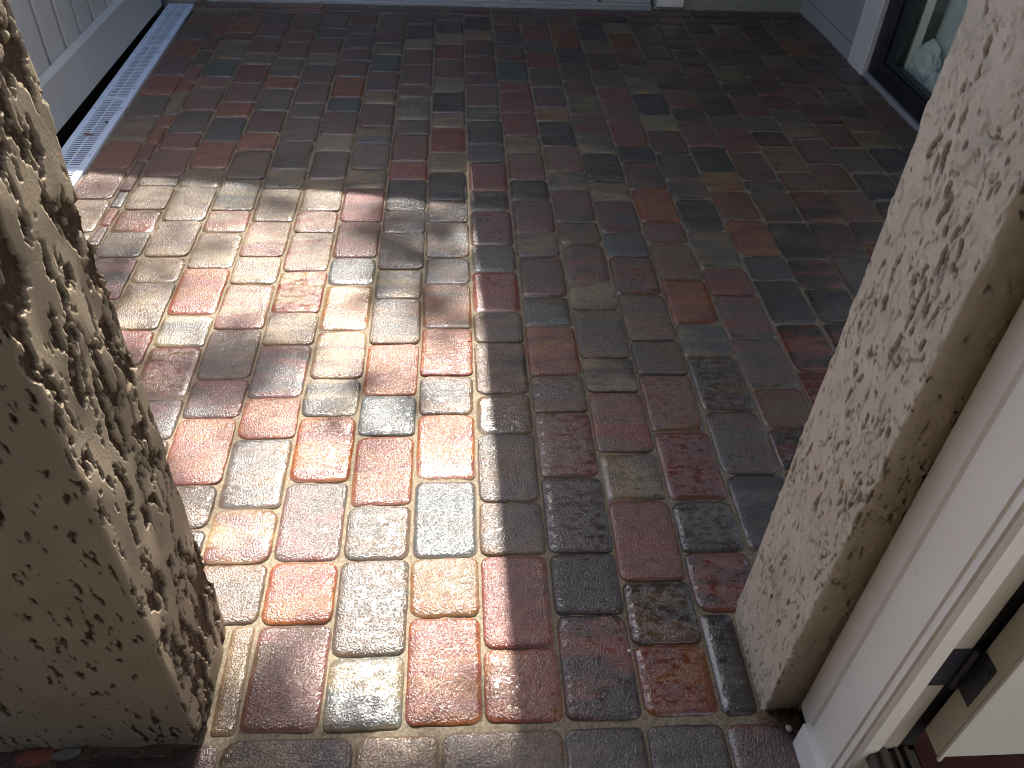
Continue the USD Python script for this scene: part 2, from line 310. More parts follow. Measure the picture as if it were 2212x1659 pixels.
COLS = {
    -8: ([2.411, 2.561, 2.723, 2.8, 3.012, 3.153, 3.373, 3.601, 3.732, 3.95, 4.176, 4.3, 4.515], 'Br TB BG rB Rr GB Br rT Gg TB rG RO'),
    -7: ([1.74, 1.892, 2.122, 2.267, 2.485, 2.716, 2.86, 3.083, 3.309, 3.458, 3.658, 3.882, 4.023, 4.249, 4.446, 4.628], 'Rr TB TB TB BT BT RO gG RO rB Rr GT rB Gr rG'),
    -6: ([1.456, 1.603, 1.816, 1.963, 2.202, 2.416, 2.558, 2.78, 3.011, 3.161, 3.378, 3.607, 3.744, 3.964, 4.179, 4.33, 4.48, 4.63], 'Gr Br TG RO TB RT TG GB RO rB BG RO GT Br Rr Br rB'),
    -5: ([1.179, 1.307, 1.529, 1.679, 1.894, 2.119, 2.268, 2.485, 2.71, 2.858, 3.086, 3.305, 3.454, 3.67, 3.895, 4.037, 4.252, 4.394, 4.609], 'GB RO Gr BG TR TB RT BT TG GB GB GB Br rG TB RG Gr rG'),
    -4: ([0.709, 0.934, 1.081, 1.231, 1.454, 1.602, 1.82, 1.968, 2.185, 2.415, 2.558, 2.785, 3.013, 3.152, 3.374, 3.527, 3.756, 3.955, 4.112, 4.32, 4.466, 4.672], 'BT GB rT GB RO Gr TB TR TR RT BT BG TT Gr gG RO RG rG rG GB RG'),
    -3: ([0.711, 0.932, 1.084, 1.308, 1.531, 1.675, 1.886, 2.114, 2.264, 2.485, 2.718, 2.864, 3.081, 3.234, 3.464, 3.603, 3.818, 4.039, 4.19, 4.39, 4.628], 'rB RO rG RO GT rT TO Gg Br Rr TD BG GT rB BT Gr Gg GT rG GB'),
    -2: ([0.71, 0.857, 1.084, 1.236, 1.459, 1.607, 1.821, 2.041, 2.195, 2.414, 2.564, 2.783, 2.93, 3.16, 3.305, 3.538, 3.672, 3.904, 4.115, 4.256, 4.476, 4.668], 'gT GB GB RO Gg RO BG TG GB BG DG RR rB BG gT BT rG rB TT rD BG'),
    -1: ([0.714, 0.939, 1.086, 1.309, 1.533, 1.683, 1.893, 2.114, 2.265, 2.487, 2.637, 2.851, 3.007, 3.237, 3.383, 3.599, 3.758, 3.993, 4.199, 4.345, 4.558, 4.685], 'RO OT Gg RO GB RO BO GB BG BG DG TB RR GT DG TB rB rR TT DG GB'),
    0: ([0.714, 0.864, 1.089, 1.239, 1.46, 1.609, 1.827, 1.968, 2.185, 2.338, 2.564, 2.707, 2.929, 3.084, 3.304, 3.45, 3.678, 3.82, 4.037, 4.266, 4.409, 4.626], 'OR rR GB GB GB DB GB rR gG rG DG rR GG DG TG rB rg RB RG TO DG'),
    1: ([0.713, 0.938, 1.091, 1.313, 1.537, 1.683, 1.9, 2.052, 2.269, 2.417, 2.638, 2.79, 3.01, 3.163, 3.383, 3.605, 3.732, 3.989, 4.175, 4.362, 4.499, 4.636], 'RD DD GD rB BG rO gG rG TG rG DG rB TB rR rR RR Gg rB BG rB Br'),
    2: ([0.717, 0.866, 1.015, 1.238, 1.391, 1.612, 1.753, 1.978, 2.124, 2.345, 2.491, 2.715, 2.859, 3.07, 3.309, 3.45, 3.668, 3.895, 4.107, 4.268, 4.497, 4.668], 'OR BD Rr GT RB DT GB TB rG BG rG TG rB DG TO Gr GB RR gG RR BG'),
    3: ([0.714, 0.934, 1.087, 1.235, 1.461, 1.68, 1.83, 2.059, 2.27, 2.422, 2.635, 2.781, 3.012, 3.158, 3.383, 3.59, 3.744, 3.955, 4.184, 4.344, 4.557, 4.677], 'GD RD DG rR Br BG BG GR gG rG TB GD GT RG GT RG BG DG RO RO Br'),
    4: ([0.918, 1.087, 1.311, 1.536, 1.756, 1.908, 2.134, 2.35, 2.494, 2.726, 2.944, 3.085, 3.308, 3.524, 3.674, 3.891, 4.109, 4.264, 4.486, 4.671], 'RB GD Gr GB GT RO rB Br RO rG DG rR rB Rr BG rD BT DG rD'),
    5: ([1.197, 1.325, 1.468, 1.625, 1.839, 2.053, 2.202, 2.427, 2.655, 2.796, 3.015, 3.235, 3.387, 3.611, 3.829, 3.962, 4.186, 4.409, 4.56, 4.68], 'rD rD RB rG GR Rr GT GD GB BG GB TT GD TG BG RD RO TB DD'),
    6: ([1.34, 1.496, 1.689, 1.911, 2.137, 2.277, 2.503, 2.72, 2.869, 3.084, 3.317, 3.46, 3.669, 3.892, 4.036, 4.26, 4.399, 4.539, 4.674], 'BD Rr RD GD gG RO RB TO Dg Br GD RB BD RB DG DB BD DG'),
    7: ([1.503, 1.709, 1.913, 2.093, 2.252, 2.488, 2.71, 2.801, 3.038, 3.248, 3.392, 3.627, 3.824, 3.97, 4.188, 4.322, 4.548, 4.668], 'RD rD DG RD BD GB BG rB rR BG DB Dr rD DG rD DG rD'),
}

Y_END = 4.662
def drain_edge(y): return -1.345 - (y - 2.73) * 0.0203        # right edge of the drain
field, rng = [], np.random.default_rng(11)
CODES = ['rB', 'BG', 'DG', 'RD', 'Gr', 'rD', 'BD', 'GB', 'RB', 'DB', 'TB', 'OR']
for c in range(-8, 13):
    xa = X0 + c * W
    ys, codes = COLS[c] if c in COLS else ([], '')
    ys, codes = list(ys), codes.split()
    if not ys:
        y = 0.94
        ys = [y]
        while y < Y_END - 0.05:
            y = min(Y_END, y + W * rng.choice([1.0, 1.5, 1.5])); ys.append(y); codes.append(CODES[rng.integers(len(CODES))])
    while ys[0] > 1.0 and abs(c + 0.5) > 3.4:
        ys.insert(0, max(0.93, ys[0] - W * rng.choice([1.0, 1.5]))); codes.insert(0, CODES[rng.integers(len(CODES))])
    if ys[-1] < Y_END - 0.03: ys.append(Y_END); codes.append('Br')
    else: ys[-1] = Y_END
    for i, code in enumerate(codes):
        x1 = xa + W
        x0 = xa
        if ys[i] < 0.92 and c == 3: x1 = 0.56
        if ys[i] < 0.92 and c == -4: x0 = -0.452
        if ys[i] < 0.92 and (c < -4 or c > 3): continue
        if ys[i + 1] - ys[i] > 0.03: field.append((x0, x1, ys[i], ys[i + 1], code, 0.0))
floor_ = thing('patio_paving', kind='structure')
n = 110
gx, gy = np.meshgrid(np.linspace(-1.372, 2.0, 338), np.linspace(0.40, 4.82, 443), indexing='ij')
zz = -0.0080 + (meshkit.fbm(np.stack([gx * 34, gy * 34, gx * 0], -1), 3, 5) - 0.5) * 0.007
idx = np.arange(gx.size).reshape(gx.shape)
quads = np.stack([idx[:-1, :-1], idx[1:, :-1], idx[1:, 1:], idx[:-1, 1:]], -1).reshape(-1, 4)
obj('joint_sand', (np.stack([gx, gy, zz], -1).reshape(-1, 3), quads), SAND, floor_, smooth=True)
paving(floor_, field, np.random.default_rng(23))

# course of pavers along the drain, the cut slivers beside it, and the course along the far sill
border = thing('border_paving', kind='structure')
bspec = []
ys = [1.0, 1.22, 1.44, 1.59, 1.81, 2.03]
edge_codes = 'rB Br TB GB rR Br'.split()
for v_, code in ((2.19, 'RT'), (2.41, 'GT'), (2.63, 'TB'), (2.853, 'rB'), (3.075, 'RO'), (3.297, 'BT'), (3.52, 'GB'), (3.742, 'RO'), (3.964, 'Gr'), (4.187, 'RO'), (4.41, 'BG'), (4.60, 'rB')):
    ys.append(v_); edge_codes.append(code)
for i in range(len(ys) - 1):
    ym = (ys[i] + ys[i + 1]) / 2
    e = drain_edge(ym) + 0.006
    bspec.append((e, e + W, ys[i], ys[i + 1], edge_codes[i + 1], 0.0203))
y = 1.0; r_ = np.random.default_rng(5)
while y < 4.58:
    y2 = min(y + W * r_.choice([0.8, 1.0, 1.3, 1.5]), 4.62)
    if y2 - y > 0.05:
        ym = (y + y2) / 2
        bspec.append((drain_edge(ym) + 0.006 + W, X0 - 8 * W, y, y2, ['Gr', 'rB', 'OR', 'rR', 'BG', 'BT', 'RO'][r_.integers(7)], 0.01))
    y = y2
xs = [-1.40, -1.262, -1.077, -0.914, -0.703, -0.475, -0.255, -0.034, 0.189, 0.412, 0.635, 0.858, 1.083, 1.303, 1.528, 1.75, 1.95]
for i, code in enumerate('Br BG rB RO rB Gg Br rB BG GB rR Br rD DR rD DG'.split()):
    bspec.append((xs[i], xs[i + 1], Y_END, 4.778, code, 0.0))
paving(border, bspec, np.random.default_rng(31))

# the soldier course under the opening
step = thing('threshold_paving', kind='structure')
xs = [-1.12, -0.86, -0.704, -0.425, -0.191, -0.038, 0.184, 0.335, 0.483, 0.615]
sspec = [(xs[i], xs[i + 1], 0.556, 0.703, code, -0.02 if i < 6 else 0.0) for i, code in enumerate('rB Br rD DB BT GB GD GD Gr'.split())]
y = 0.556
for row in range(6):
    for c in range(-7, 4):
        sspec.append((X0 + c * W, X0 + (c + 1) * W if c < 3 else 0.6, y - W, y, CODES[(c * 5 + row * 3) % 9], 0.0))
    y -= W
paving(step, [s for s in sspec if s[2] > 0.2], np.random.default_rng(41))

# ------------------------------------------------------------------ stucco wall ends
def stucco_sheet(path, closed_z, step_s, pitf, seed, radius=0.007):
    """path: plan points; returns mesh and pit mask of a sheet that follows the rounded path, displaced by pitf"""
    from shapely.geometry import LineString
    pts = [np.array(p, float) for p in path]
    dense = [pts[0]]
    for i in range(1, len(pts) - 1):
        a, b, c = pts[i - 1], pts[i], pts[i + 1]
        u, w = (a - b) / np.linalg.norm(a - b), (c - b) / np.linalg.norm(c - b)
        p0, p1 = b + u * radius, b + w * radius
        for t in np.linspace(0, 1, 7):
            dense.append((1 - t) ** 2 * p0 + 2 * t * (1 - t) * b + t * t * p1)
    dense.append(pts[-1])
    ls = LineString(dense); L = ls.length
    S = np.linspace(0, L, int(L / step_s) + 1)
    P = np.array([ls.interpolate(s).coords[0] for s in S])
    T = np.gradient(P, axis=0); T /= np.linalg.norm(T, axis=1)[:, None]
    T = gaussian_filter(T, (2, 0)); T /= np.linalg.norm(T, axis=1)[:, None]
    Nn = np.stack([T[:, 1], -T[:, 0]], 1)
    fine, top = closed_z
    Z = np.arange(-0.03, fine, step_s)
    d, pit = pitf(len(S), len(Z), step_s, np.random.default_rng(seed), S / L, Z)
    Z = np.r_[Z, fine + 0.02, top]
    d = np.c_[d, d[:, -1:], d[:, -1:]]; pit = np.c_[pit, pit[:, -1:] * 0, pit[:, -1:] * 0]
    V = np.stack([P[:, None, 0] + Nn[:, None, 0] * d, P[:, None, 1] + Nn[:, None, 1] * d, np.broadcast_to(Z, d.shape)], -1)
    i = np.arange(d.size).reshape(d.shape)
    q = np.stack([i[:-1, :-1], i[:-1, 1:], i[1:, 1:], i[1:, :-1]], -1).reshape(-1, 4)[:, ::-1]
    return (V.reshape(-1, 3), q), pit.ravel()
def field_noise(rng, ns, nz, step_s, ls, lz):
    a = gaussian_filter(rng.standard_normal((ns + 40, nz + 40)), (ls / step_s, lz / step_s))[20:20 + ns, 20:20 + nz]
    return (a - a.mean()) / a.std()
def smooth01(x, a, b):
    t = np.clip((x - a) / (b - a), 0, 1)
    return t * t * (3 - 2 * t)
def pits_left(ns, nz, st, rng, s, Z):
    side = smooth01(s, 0.682, 0.690)[:, None]                   # the jamb side is the rougher one
    n1 = field_noise(rng, ns, nz, st, 0.0034, 0.0085) * (1 - side) + field_noise(rng, ns, nz, st, 0.0050, 0.0125) * side
    n2 = field_noise(rng, ns, nz, st, 0.0016, 0.0036); n3 = field_noise(rng, ns, nz, st, 0.010, 0.022); big = field_noise(rng, ns, nz, st, 0.045, 0.075)
    n = (n1 + 0.55 * n2 + 0.6 * n3 * side) / (1.14 + 0.15 * side)
    thr = 1.05 - 0.80 * side - (0.30 + 0.30 * side) * big
    h = smooth01(n, thr, thr + 0.32)
    floor = 0.55 + 0.45 * smooth01(n, thr + 0.2, thr + 1.3)
    lump = field_noise(rng, ns, nz, st, 0.02, 0.03)
    d = -h * floor * (0.0058 + 0.0018 * side) + lump * (0.0010 + 0.0004 * side) + 0.0005 * n2 * h
    low = smooth01(-Z, -0.05, 0.0)[None, :]
    return d - low * 0.004 * (0.5 + 0.5 * np.abs(big)), np.clip(h * 1.0 + low * 0.5 * (n1 > 0.2), 0, 1)
def pits_right(ns, nz, st, rng, s, Z):
    n1 = field_noise(rng, ns, nz, st, 0.0022, 0.0085); n2 = field_noise(rng, ns, nz, st, 0.0014, 0.0024); big = field_noise(rng, ns, nz, st, 0.03, 0.05)
    h = smooth01(n1 + 0.4 * n2, 1.6 - 0.5 * big, 2.2 - 0.5 * big)
    c1 = field_noise(rng, ns, nz, st, 0.006, 0.009); gate = field_noise(rng, ns, nz, st, 0.009, 0.012)
    crack = (1 - smooth01(np.abs(c1 + 0.12 * n2), 0.02, 0.16)) * smooth01(gate + 0.5 * big, 0.45, 0.9)
    h = np.maximum(h, crack * 0.9)
    bump = smooth01(field_noise(rng, ns, nz, st, 0.0036, 0.0066), 0.3, 1.5)
    lump = field_noise(rng, ns, nz, st, 0.02, 0.03)
    d = -h * 0.0038 + bump * 0.0018 + lump * 0.0008 + 0.00012 * field_noise(rng, ns, nz, st, 0.0015, 0.0015)
    low = smooth01(-Z, -0.04, 0.0)[None, :]
    return d - low * 0.003, np.clip(h * 0.9 + low * 0.45 * (n1 > 0), 0, 1)
TOP = 2.32
left_wall = thing('stucco_wall', 'heavily pitted beige stucco wall end, left side of the opening', 'wall')
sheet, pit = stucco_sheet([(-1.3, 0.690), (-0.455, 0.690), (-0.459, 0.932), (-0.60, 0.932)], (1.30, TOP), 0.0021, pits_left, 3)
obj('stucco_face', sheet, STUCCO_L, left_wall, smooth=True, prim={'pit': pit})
obj('wall_core', join([box(-1.85, -0.475, 0.71, 0.915, -0.05, TOP), box(-1.85, -1.29, 0.692, 0.93, -0.05, TOP)]), PORCHWALL, left_wall)
right_wall = thing('stucco_wall', 'beige stucco wall end with small scratches, beside the white door casing', 'wall')
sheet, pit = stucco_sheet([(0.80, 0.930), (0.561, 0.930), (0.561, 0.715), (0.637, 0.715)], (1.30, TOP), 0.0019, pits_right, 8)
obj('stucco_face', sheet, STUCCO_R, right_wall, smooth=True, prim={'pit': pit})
obj('wall_core', join([box(0.585, 2.3, 0.735, 0.912, -0.05, TOP), box(0.79, 2.3, 0.72, 0.93, -0.05, TOP)]), PORCHWALL, right_wall)
# ------------------------------------------------------------------ doorway on the right: casing, jamb, hinge, open door
def slot_profile(pts): return pts
door_frame = thing('door_frame', 'white moulded door casing and jamb against the right stucco wall end', 'door frame')
casing = [(0.640, 0.7055), (0.618, 0.7055), (0.6145, 0.700), (0.6130, 0.668), (0.6125, 0.656), (0.6165, 0.651), (0.6165, 0.6475), (0.6115, 0.643), (0.6115, 0.571),
          (0.6145, 0.568), (0.6145, 0.566), (0.6105, 0.562), (0.6105, 0.553), (0.6140, 0.550), (0.6140, 0.548), (0.6125, 0.546), (0.6160, 0.541), (0.640, 0.541)]
obj('casing', prism(casing, 0.052, 2.10), CREAM, door_frame)
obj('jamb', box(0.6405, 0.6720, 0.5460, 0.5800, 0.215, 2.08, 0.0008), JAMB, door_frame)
obj('weatherstrip', box(0.6722, 0.6990, 0.5500, 0.5800, 0.215, 2.08), RUBBER, door_frame)
obj('door_sill', join([box(0.628, 0.70, -0.40, 0.5455, 0.19, 0.212, 0.002), box(0.640, 0.652, -0.40, 0.5455, 0.212, 0.224, 0.001), box(0.664, 0.670, -0.40, 0.5455, 0.212, 0.222), box(0.68, 0.686, -0.40, 0.5455, 0.212, 0.222)]), SILL, door_frame)
obj('riser_board', box(0.632, 0.66, -0.9, 0.5405, -0.03, 0.19), WHITE, door_frame)
obj('foot_block', join([box(0.6000, 0.640, 0.30, 0.660, -0.012, 0.070, 0.002)]), WHITE, door_frame)
# wall that carries the doorway, near side
doorway_wall = thing('porch_wall', 'painted wall around the open doorway, right edge', 'wall')
obj('wall_panel', join([box(0.642, 0.80, 0.582, 0.7130, -0.05, TOP), box(0.642, 0.80, -1.6, -0.40, -0.05, TOP), box(0.642, 0.80, -0.40, 0.582, 2.10, TOP)]), PORCHWALL, doorway_wall)
hinge = [box(0.6445, 0.6722, 0.5446, 0.5462, 0.411, 0.504)]
k = [trimesh.creation.cylinder(0.0062, 0.0305, sections=20) for _ in range(3)]
door = thing('door', 'pale panelled door standing open, with dark hinge, lower right corner', 'door')
slab = box(0.6880, 1.50, 0.5000, 0.5440, 0.284, 2.06, 0.0025)
obj('slab', slab, DOORPAINT, door)
obj('panel', join([box(0.80, 1.38, 0.4955, 0.4995, 0.44, 1.05, 0.0018), box(0.80, 1.38, 0.4955, 0.4995, 1.15, 1.90, 0.0018)]), DOORPAINT, door)
obj('edge_strip', box(0.6860, 0.6925, 0.4945, 0.4996, 0.284, 2.06, 0.001), DOORPAINT, door)
hg = obj('hinge', join(hinge + [box(0.6864, 0.6879, 0.5120, 0.5400, 0.411, 0.504, 0.0004)]), HINGE, door)
for i in range(3):
    kk = k[i].copy(); kk.apply_translation((0.6795, 0.5440, 0.4265 + i * 0.0312)); obj('knuckle', kk, HINGE, hg, smooth=40)
for (dy, z) in ((0.519, 0.425), (0.533, 0.457), (0.519, 0.490)):
    sc = trimesh.creation.cylinder(0.003, 0.001, sections=12); sc.apply_transform(trimesh.transformations.rotation_matrix(math.pi / 2, (0, 1, 0))); sc.apply_translation((0.6862, dy, z)); obj('screw', sc, HINGE, hg)
room = thing('indoor_room', 'dim room with red tiled floor behind the open door', 'room')
tiles = []
for i in range(10):
    for j in range(10):
        if i < 7: obj('floor_tile', box(0.705 + i * 0.2, 0.705 + i * 0.2 + 0.197, -1.3 + j * 0.2, -1.3 + j * 0.2 + 0.197, 0.18, 0.204, 0.002), TILE, room)
obj('floor', box(0.70, 2.3, -1.6, 0.715, 0.10, 0.19), TILE, room)
obj('wall', join([box(2.3, 2.4, -1.6, 0.735, 0.0, 2.5), box(0.80, 2.3, 0.60, 0.70, 0.19, TOP), box(0.80, 2.3, -1.7, -1.6, 0.0, 2.5)]), INNER, room)

# ------------------------------------------------------------------ left gate
gate = thing('board_gate', 'grey vertical board gate above the channel drain', 'gate')
GX = -1.565
yb = 2.62 + 0.004
gaps = [2.62, 2.79, 2.962, 3.134, 3.306, 3.478, 3.647, 3.817, 3.992, 4.162, 4.33, 4.50, 4.64]
for i in range(len(gaps) - 1):
    j = RNG.uniform(-0.0015, 0.0015)
    obj('board', box(GX - 0.022 + j, GX + j, gaps[i] + 0.0125, gaps[i + 1] - 0.0125, 0.10, 1.86, 0.003), GATE, gate)
obj('bottom_rail', box(GX + 0.0016, -1.520, 2.62, 4.605, 0.022, 0.205, 0.004), GATE, gate)
obj('top_rail', box(GX + 0.0016, -1.520, 2.62, 4.605, 1.68, 1.84, 0.004), GATE, gate)
obj('backing', box(GX - 0.034, GX - 0.0245, 2.62, 4.64, 0.10, 1.86), BLACK, gate)
for (y_, z_) in ((3.52, 0.155), (3.53, 0.10), (4.25, 0.12)):
    s_ = trimesh.creation.icosphere(2, 0.006); s_.apply_scale((0.5, 1, 1)); s_.apply_translation((-1.519, y_, z_)); obj('bolt_head', s_, GATE, gate, smooth=True)
obj('gate_post', box(-1.66, -1.56, 4.66, 4.76, -0.05, 1.95, 0.004), BLACK, label='black gate post in the far left corner', category='post')
obj('fence_post', box(-1.66, -1.56, 2.50, 2.60, -0.05, 1.95, 0.004), GATE, label='grey post at the near end of the gate, hidden behind the pitted wall end', category='post')
fence = thing('board_fence', 'grey board fence between the gate and the left wall end', 'fence')
for i in range(9):
    obj('board', box(GX - 0.022, GX, 0.94 + i * 0.172, 0.94 + i * 0.172 + 0.164, 0.05, 1.86, 0.003), GATE, fence)

# ------------------------------------------------------------------ channel drain
drain = thing('channel_drain', 'white plastic channel drain with slotted grate under the gate', 'drain')
def shear(ms):
    for g in ms:
        v = g.vertices.copy(); v[:, 0] += -(v[:, 1] - 2.73) * 0.0203; g.vertices = v
    return ms
DZ = 0.003
xr = -1.345
DW = 0.134
obj('channel', join(shear([box(xr - DW, xr - 0.004, 1.6, 4.71, -0.072, -0.062), box(xr - DW, xr - DW + 0.004, 1.6, 4.71, -0.061, -0.012), box(xr - 0.008, xr - 0.004, 1.6, 4.71, -0.061, -0.012)])), BLACK, drain)
secs = [1.60, 2.222, 2.844, 3.466, 4.088, 4.708]
for a, b in zip(secs[:-1], secs[1:]):
    a2, b2 = a + 0.0012, b - 0.0012
    parts = [box(xr - DW, xr - 0.108, a2, b2, -0.012, DZ, 0.0012), box(xr - 0.028, xr, a2, b2, -0.012, DZ, 0.0012), box(xr - 0.0713, xr - 0.0647, a2, b2, DZ - 0.002, DZ - 0.0004)]
    nb = 38
    ys_ = np.linspace(a2, b2, nb + 1)
    for t in range(nb + 1):
        w = 0.0042 if 0 < t < nb else 0.010
        parts += [box(xr - 0.1078, xr - 0.0715, max(a2, ys_[t] - w), min(b2, ys_[t] + w), DZ - 0.0014, DZ - 0.0002), box(xr - 0.0645, xr - 0.0282, max(a2, ys_[t] - w), min(b2, ys_[t] + w), DZ - 0.0014, DZ - 0.0002)]
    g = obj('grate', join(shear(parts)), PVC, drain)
    for ys2 in (a + 0.10, b - 0.10):
        for xo in (-0.014, -0.121):
            s_ = trimesh.creation.cylinder(0.0032, 0.0015, sections=14); s_.apply_translation((xr + xo, ys2, DZ + 0.0006)); shear([s_]); obj('screw', s_, HINGE, g)

obj('gap_shade_strip', box(-1.75, -1.30, 0.95, 4.80, -0.12, -0.073), GAP_SHADE, label='ground strip blackened to paint the deep shade under the gate beside the drain', category='soil', kind='stuff')  # strip painted black for the shade in the gap under the gate
# ------------------------------------------------------------------ far wall
house = thing('house_wall', 'grey green stucco wall in the far right corner', 'wall')
obj('stucco', join([box(1.112, 2.10, 4.825, 4.98, -0.05, 2.75), box(-1.9, -1.36, 4.825, 4.98, -0.05, 2.75)]), FARSTUCCO, house)
obj('lintel', box(-1.36, 1.112, 4.83, 4.98, 2.10, 2.75), FARSTUCCO, house)
slider = thing('sliding_door', 'sliding glass door with white sill at the far end of the patio', 'door')
obj('sill', join([box(-1.34, 1.095, 4.790, 4.93, -0.03, 0.010, 0.002), box(-1.34, 1.092, 4.806, 4.93, 0.0102, 0.024, 0.002), box(-1.34, 1.090, 4.823, 4.93, 0.0242, 0.043, 0.002)]), ALU, slider)
for x in (0.341, 0.802, -0.35):
    obj('weep_slot', box(x - 0.008, x + 0.008, 4.8215, 4.8228, 0.027, 0.033), BLACK, slider)
obj('frame', join([box(-1.34, -0.30, 4.85, 4.88, 0.045, 0.12), box(-0.30, 1.09, 4.86, 4.89, 0.045, 0.12), box(-0.34, -0.26, 4.848, 4.885, 0.121, 2.05), box(-1.34, -1.27, 4.848, 4.885, 0.121, 2.05), box(1.03, 1.09, 4.858, 4.889, 0.121, 2.05), box(-1.34, 1.09, 4.845, 4.89, 2.051, 2.10)]), BLACK, slider)
obj('pane', join([box(-1.27, -0.34, 4.863, 4.869, 0.121, 2.05), box(-0.26, 1.03, 4.872, 4.878, 0.121, 2.05)]), GLASS, slider)
obj('door_trim', box(1.124, 1.275, 4.800, 4.8245, 0.010, 2.10, 0.003), WHITE, label='white trim board standing at the right end of the far sill', category='trim')
inner2 = thing('far_room', 'dark room behind the sliding glass door', 'room')
obj('floor', box(-1.4, 1.1, 4.95, 7.0, -0.02, 0.03), INNER, inner2)
obj('wall', join([box(-1.5, 1.2, 7.0, 7.1, 0, 2.6), box(-1.5, -1.4, 4.98, 7.0, 0, 2.6), box(1.1, 1.2, 4.98, 7.0, 0, 2.6), box(-1.5, 1.2, 4.98, 7.1, 2.6, 2.7)]), INNER, inner2)

# ------------------------------------------------------------------ right wall with its glass door
RX = 1.96
side = thing('panel_wall', 'grey panelled wall along the right side, ending at the white corner board', 'wall')
obj('panel', box(RX, RX + 0.12, 4.052, 4.824, 0.079, 2.75), GREYWALL, side)
obj('skirting_board', box(RX - 0.004, RX + 0.12, 4.052, 4.824, -0.03, 0.0755, 0.002), GREYWALL, side)
obj('lintel', box(RX, RX + 0.12, 0.94, 4.05, 2.12, 2.75), GREYWALL, side)
obj('corner_board', box(RX - 0.012, RX + 0.03, 3.868, 4.050, -0.006, 2.30, 0.003), WHITE, label='white corner board standing beside the black glass door', category='trim')
gdoor = thing('glass_door', 'black framed glass door with white curtain behind it, right wall', 'door')
obj('sill', join([box(RX - 0.003, RX + 0.05, 0.95, 3.866, -0.03, 0.020, 0.003)]), ALU, gdoor)
obj('frame', join([box(RX + 0.012, RX + 0.07, 0.95, 3.866, 0.0205, 0.104, 0.003), box(RX + 0.012, RX + 0.07, 3.742, 3.866, 0.1045, 2.12, 0.003)]), BLACK, gdoor)
obj('sash', join([box(RX + 0.024, RX + 0.06, 3.655, 3.7415, 0.1275, 2.11, 0.003), box(RX + 0.024, RX + 0.06, 0.95, 3.7415, 0.1045, 0.127, 0.003)]), plain('dark_green_frame', (0.025, 0.03, 0.028), 0.4, 0.1, 8), gdoor)
obj('pane', box(RX + 0.040, RX + 0.046, 0.95, 3.655, 0.1275, 2.11), GLASS, gdoor)
obj('inside_jamb', box(RX + 0.078, RX + 0.118, 3.660, 3.74, 0.02, 2.11, 0.003), WHITE, gdoor)
room3 = thing('curtain_room', 'pale room behind the black framed glass door', 'room')
obj('floor', box(RX + 0.05, 4.2, 0.95, 4.824, -0.02, 0.016), INNER, room3)
obj('wall', join([box(4.2, 4.3, 0.95, 4.824, 0, 2.7), box(RX + 0.12, 4.2, 4.70, 4.824, 0.016, 2.7), box(RX + 0.12, 4.2, 0.94, 1.0, 0.016, 2.7)]), INNER, room3)
obj('ceiling', join([box(RX + 0.12, 4.3, 0.94, 2.4, 2.702, 2.78), box(RX + 0.12, 2.37, 2.4, 4.824, 2.702, 2.78), box(3.7, 4.3, 2.4, 4.824, 2.702, 2.78)]), INNER, room3)
def drape(x, ya, yb, z0, z1, amp, freq, seed):
    yy, zz_ = np.meshgrid(np.linspace(ya, yb, 140), np.linspace(z0, z1, 40), indexing='ij')
    a = amp * (0.5 + 0.5 * (1 - (zz_ - z0) / (z1 - z0)))
    xx = x + a * np.sin(yy * freq + 1.3 * np.sin(yy * freq * 0.37 + seed) + 0.4 * zz_) + 0.01 * (meshkit.fbm(np.stack([yy * 9, zz_ * 4, xx0(yy, seed)], -1), 3) - 0.5)
    i = np.arange(yy.size).reshape(yy.shape)
    q = np.stack([i[:-1, :-1], i[1:, :-1], i[1:, 1:], i[:-1, 1:]], -1).reshape(-1, 4)
    return np.stack([xx, yy, zz_], -1).reshape(-1, 3), q
def xx0(yy, s): return yy * 0 + s
obj('curtain', drape(RX + 0.22, 3.0, 3.83, 0.05, 2.2, 0.03, 34, 2), CURTAIN, smooth=True, label='long white curtain hanging behind the glass door', category='curtain')
obj('curtain', drape(RX + 0.29, 3.76, 4.3, 0.05, 2.2, 0.02, 36, 5), plain('grey_sheer_cloth', (0.45, 0.44, 0.43), 0.9, 0.08, 9), smooth=True, label='greyish sheer curtain deeper in the room, left of the white curtain', category='curtain')
def heap(cx, cy, cz, rx, ry, rz, seed):
    s = trimesh.creation.icosphere(5, 1.0); v = s.vertices.copy()
    f = 0.72 + 0.62 * meshkit.fbm(v * 1.9 + seed, 4, seed)
    fold = np.abs(meshkit.fbm(v * 3.1 + seed * 2, 3, seed + 3) - 0.5)
    v = v * (f - 0.5 * fold)[:, None] * np.array([rx, ry, rz]) + np.array([cx, cy, cz])
    v[:, 2] = np.maximum(v[:, 2], 0.017)
    return v, s.faces
for (a, lab) in (((RX + 0.150, 3.63, 0.10, 0.06, 0.11, 0.13, 1), 'crumpled white cloth bag on the floor by the inside jamb'), ((RX + 0.145, 3.40, 0.08, 0.062, 0.13, 0.11, 4), 'crumpled white cloth spread in front of the curtain foot'), ((RX + 0.150, 3.12, 0.08, 0.065, 0.18, 0.12, 9), 'crumpled white cloth, nearest of the heaps behind the glass')):
    obj('cloth_bundle', heap(*a), CURTAIN, smooth=True, label=lab, category='cloth', group='white cloth on the floor behind the glass')

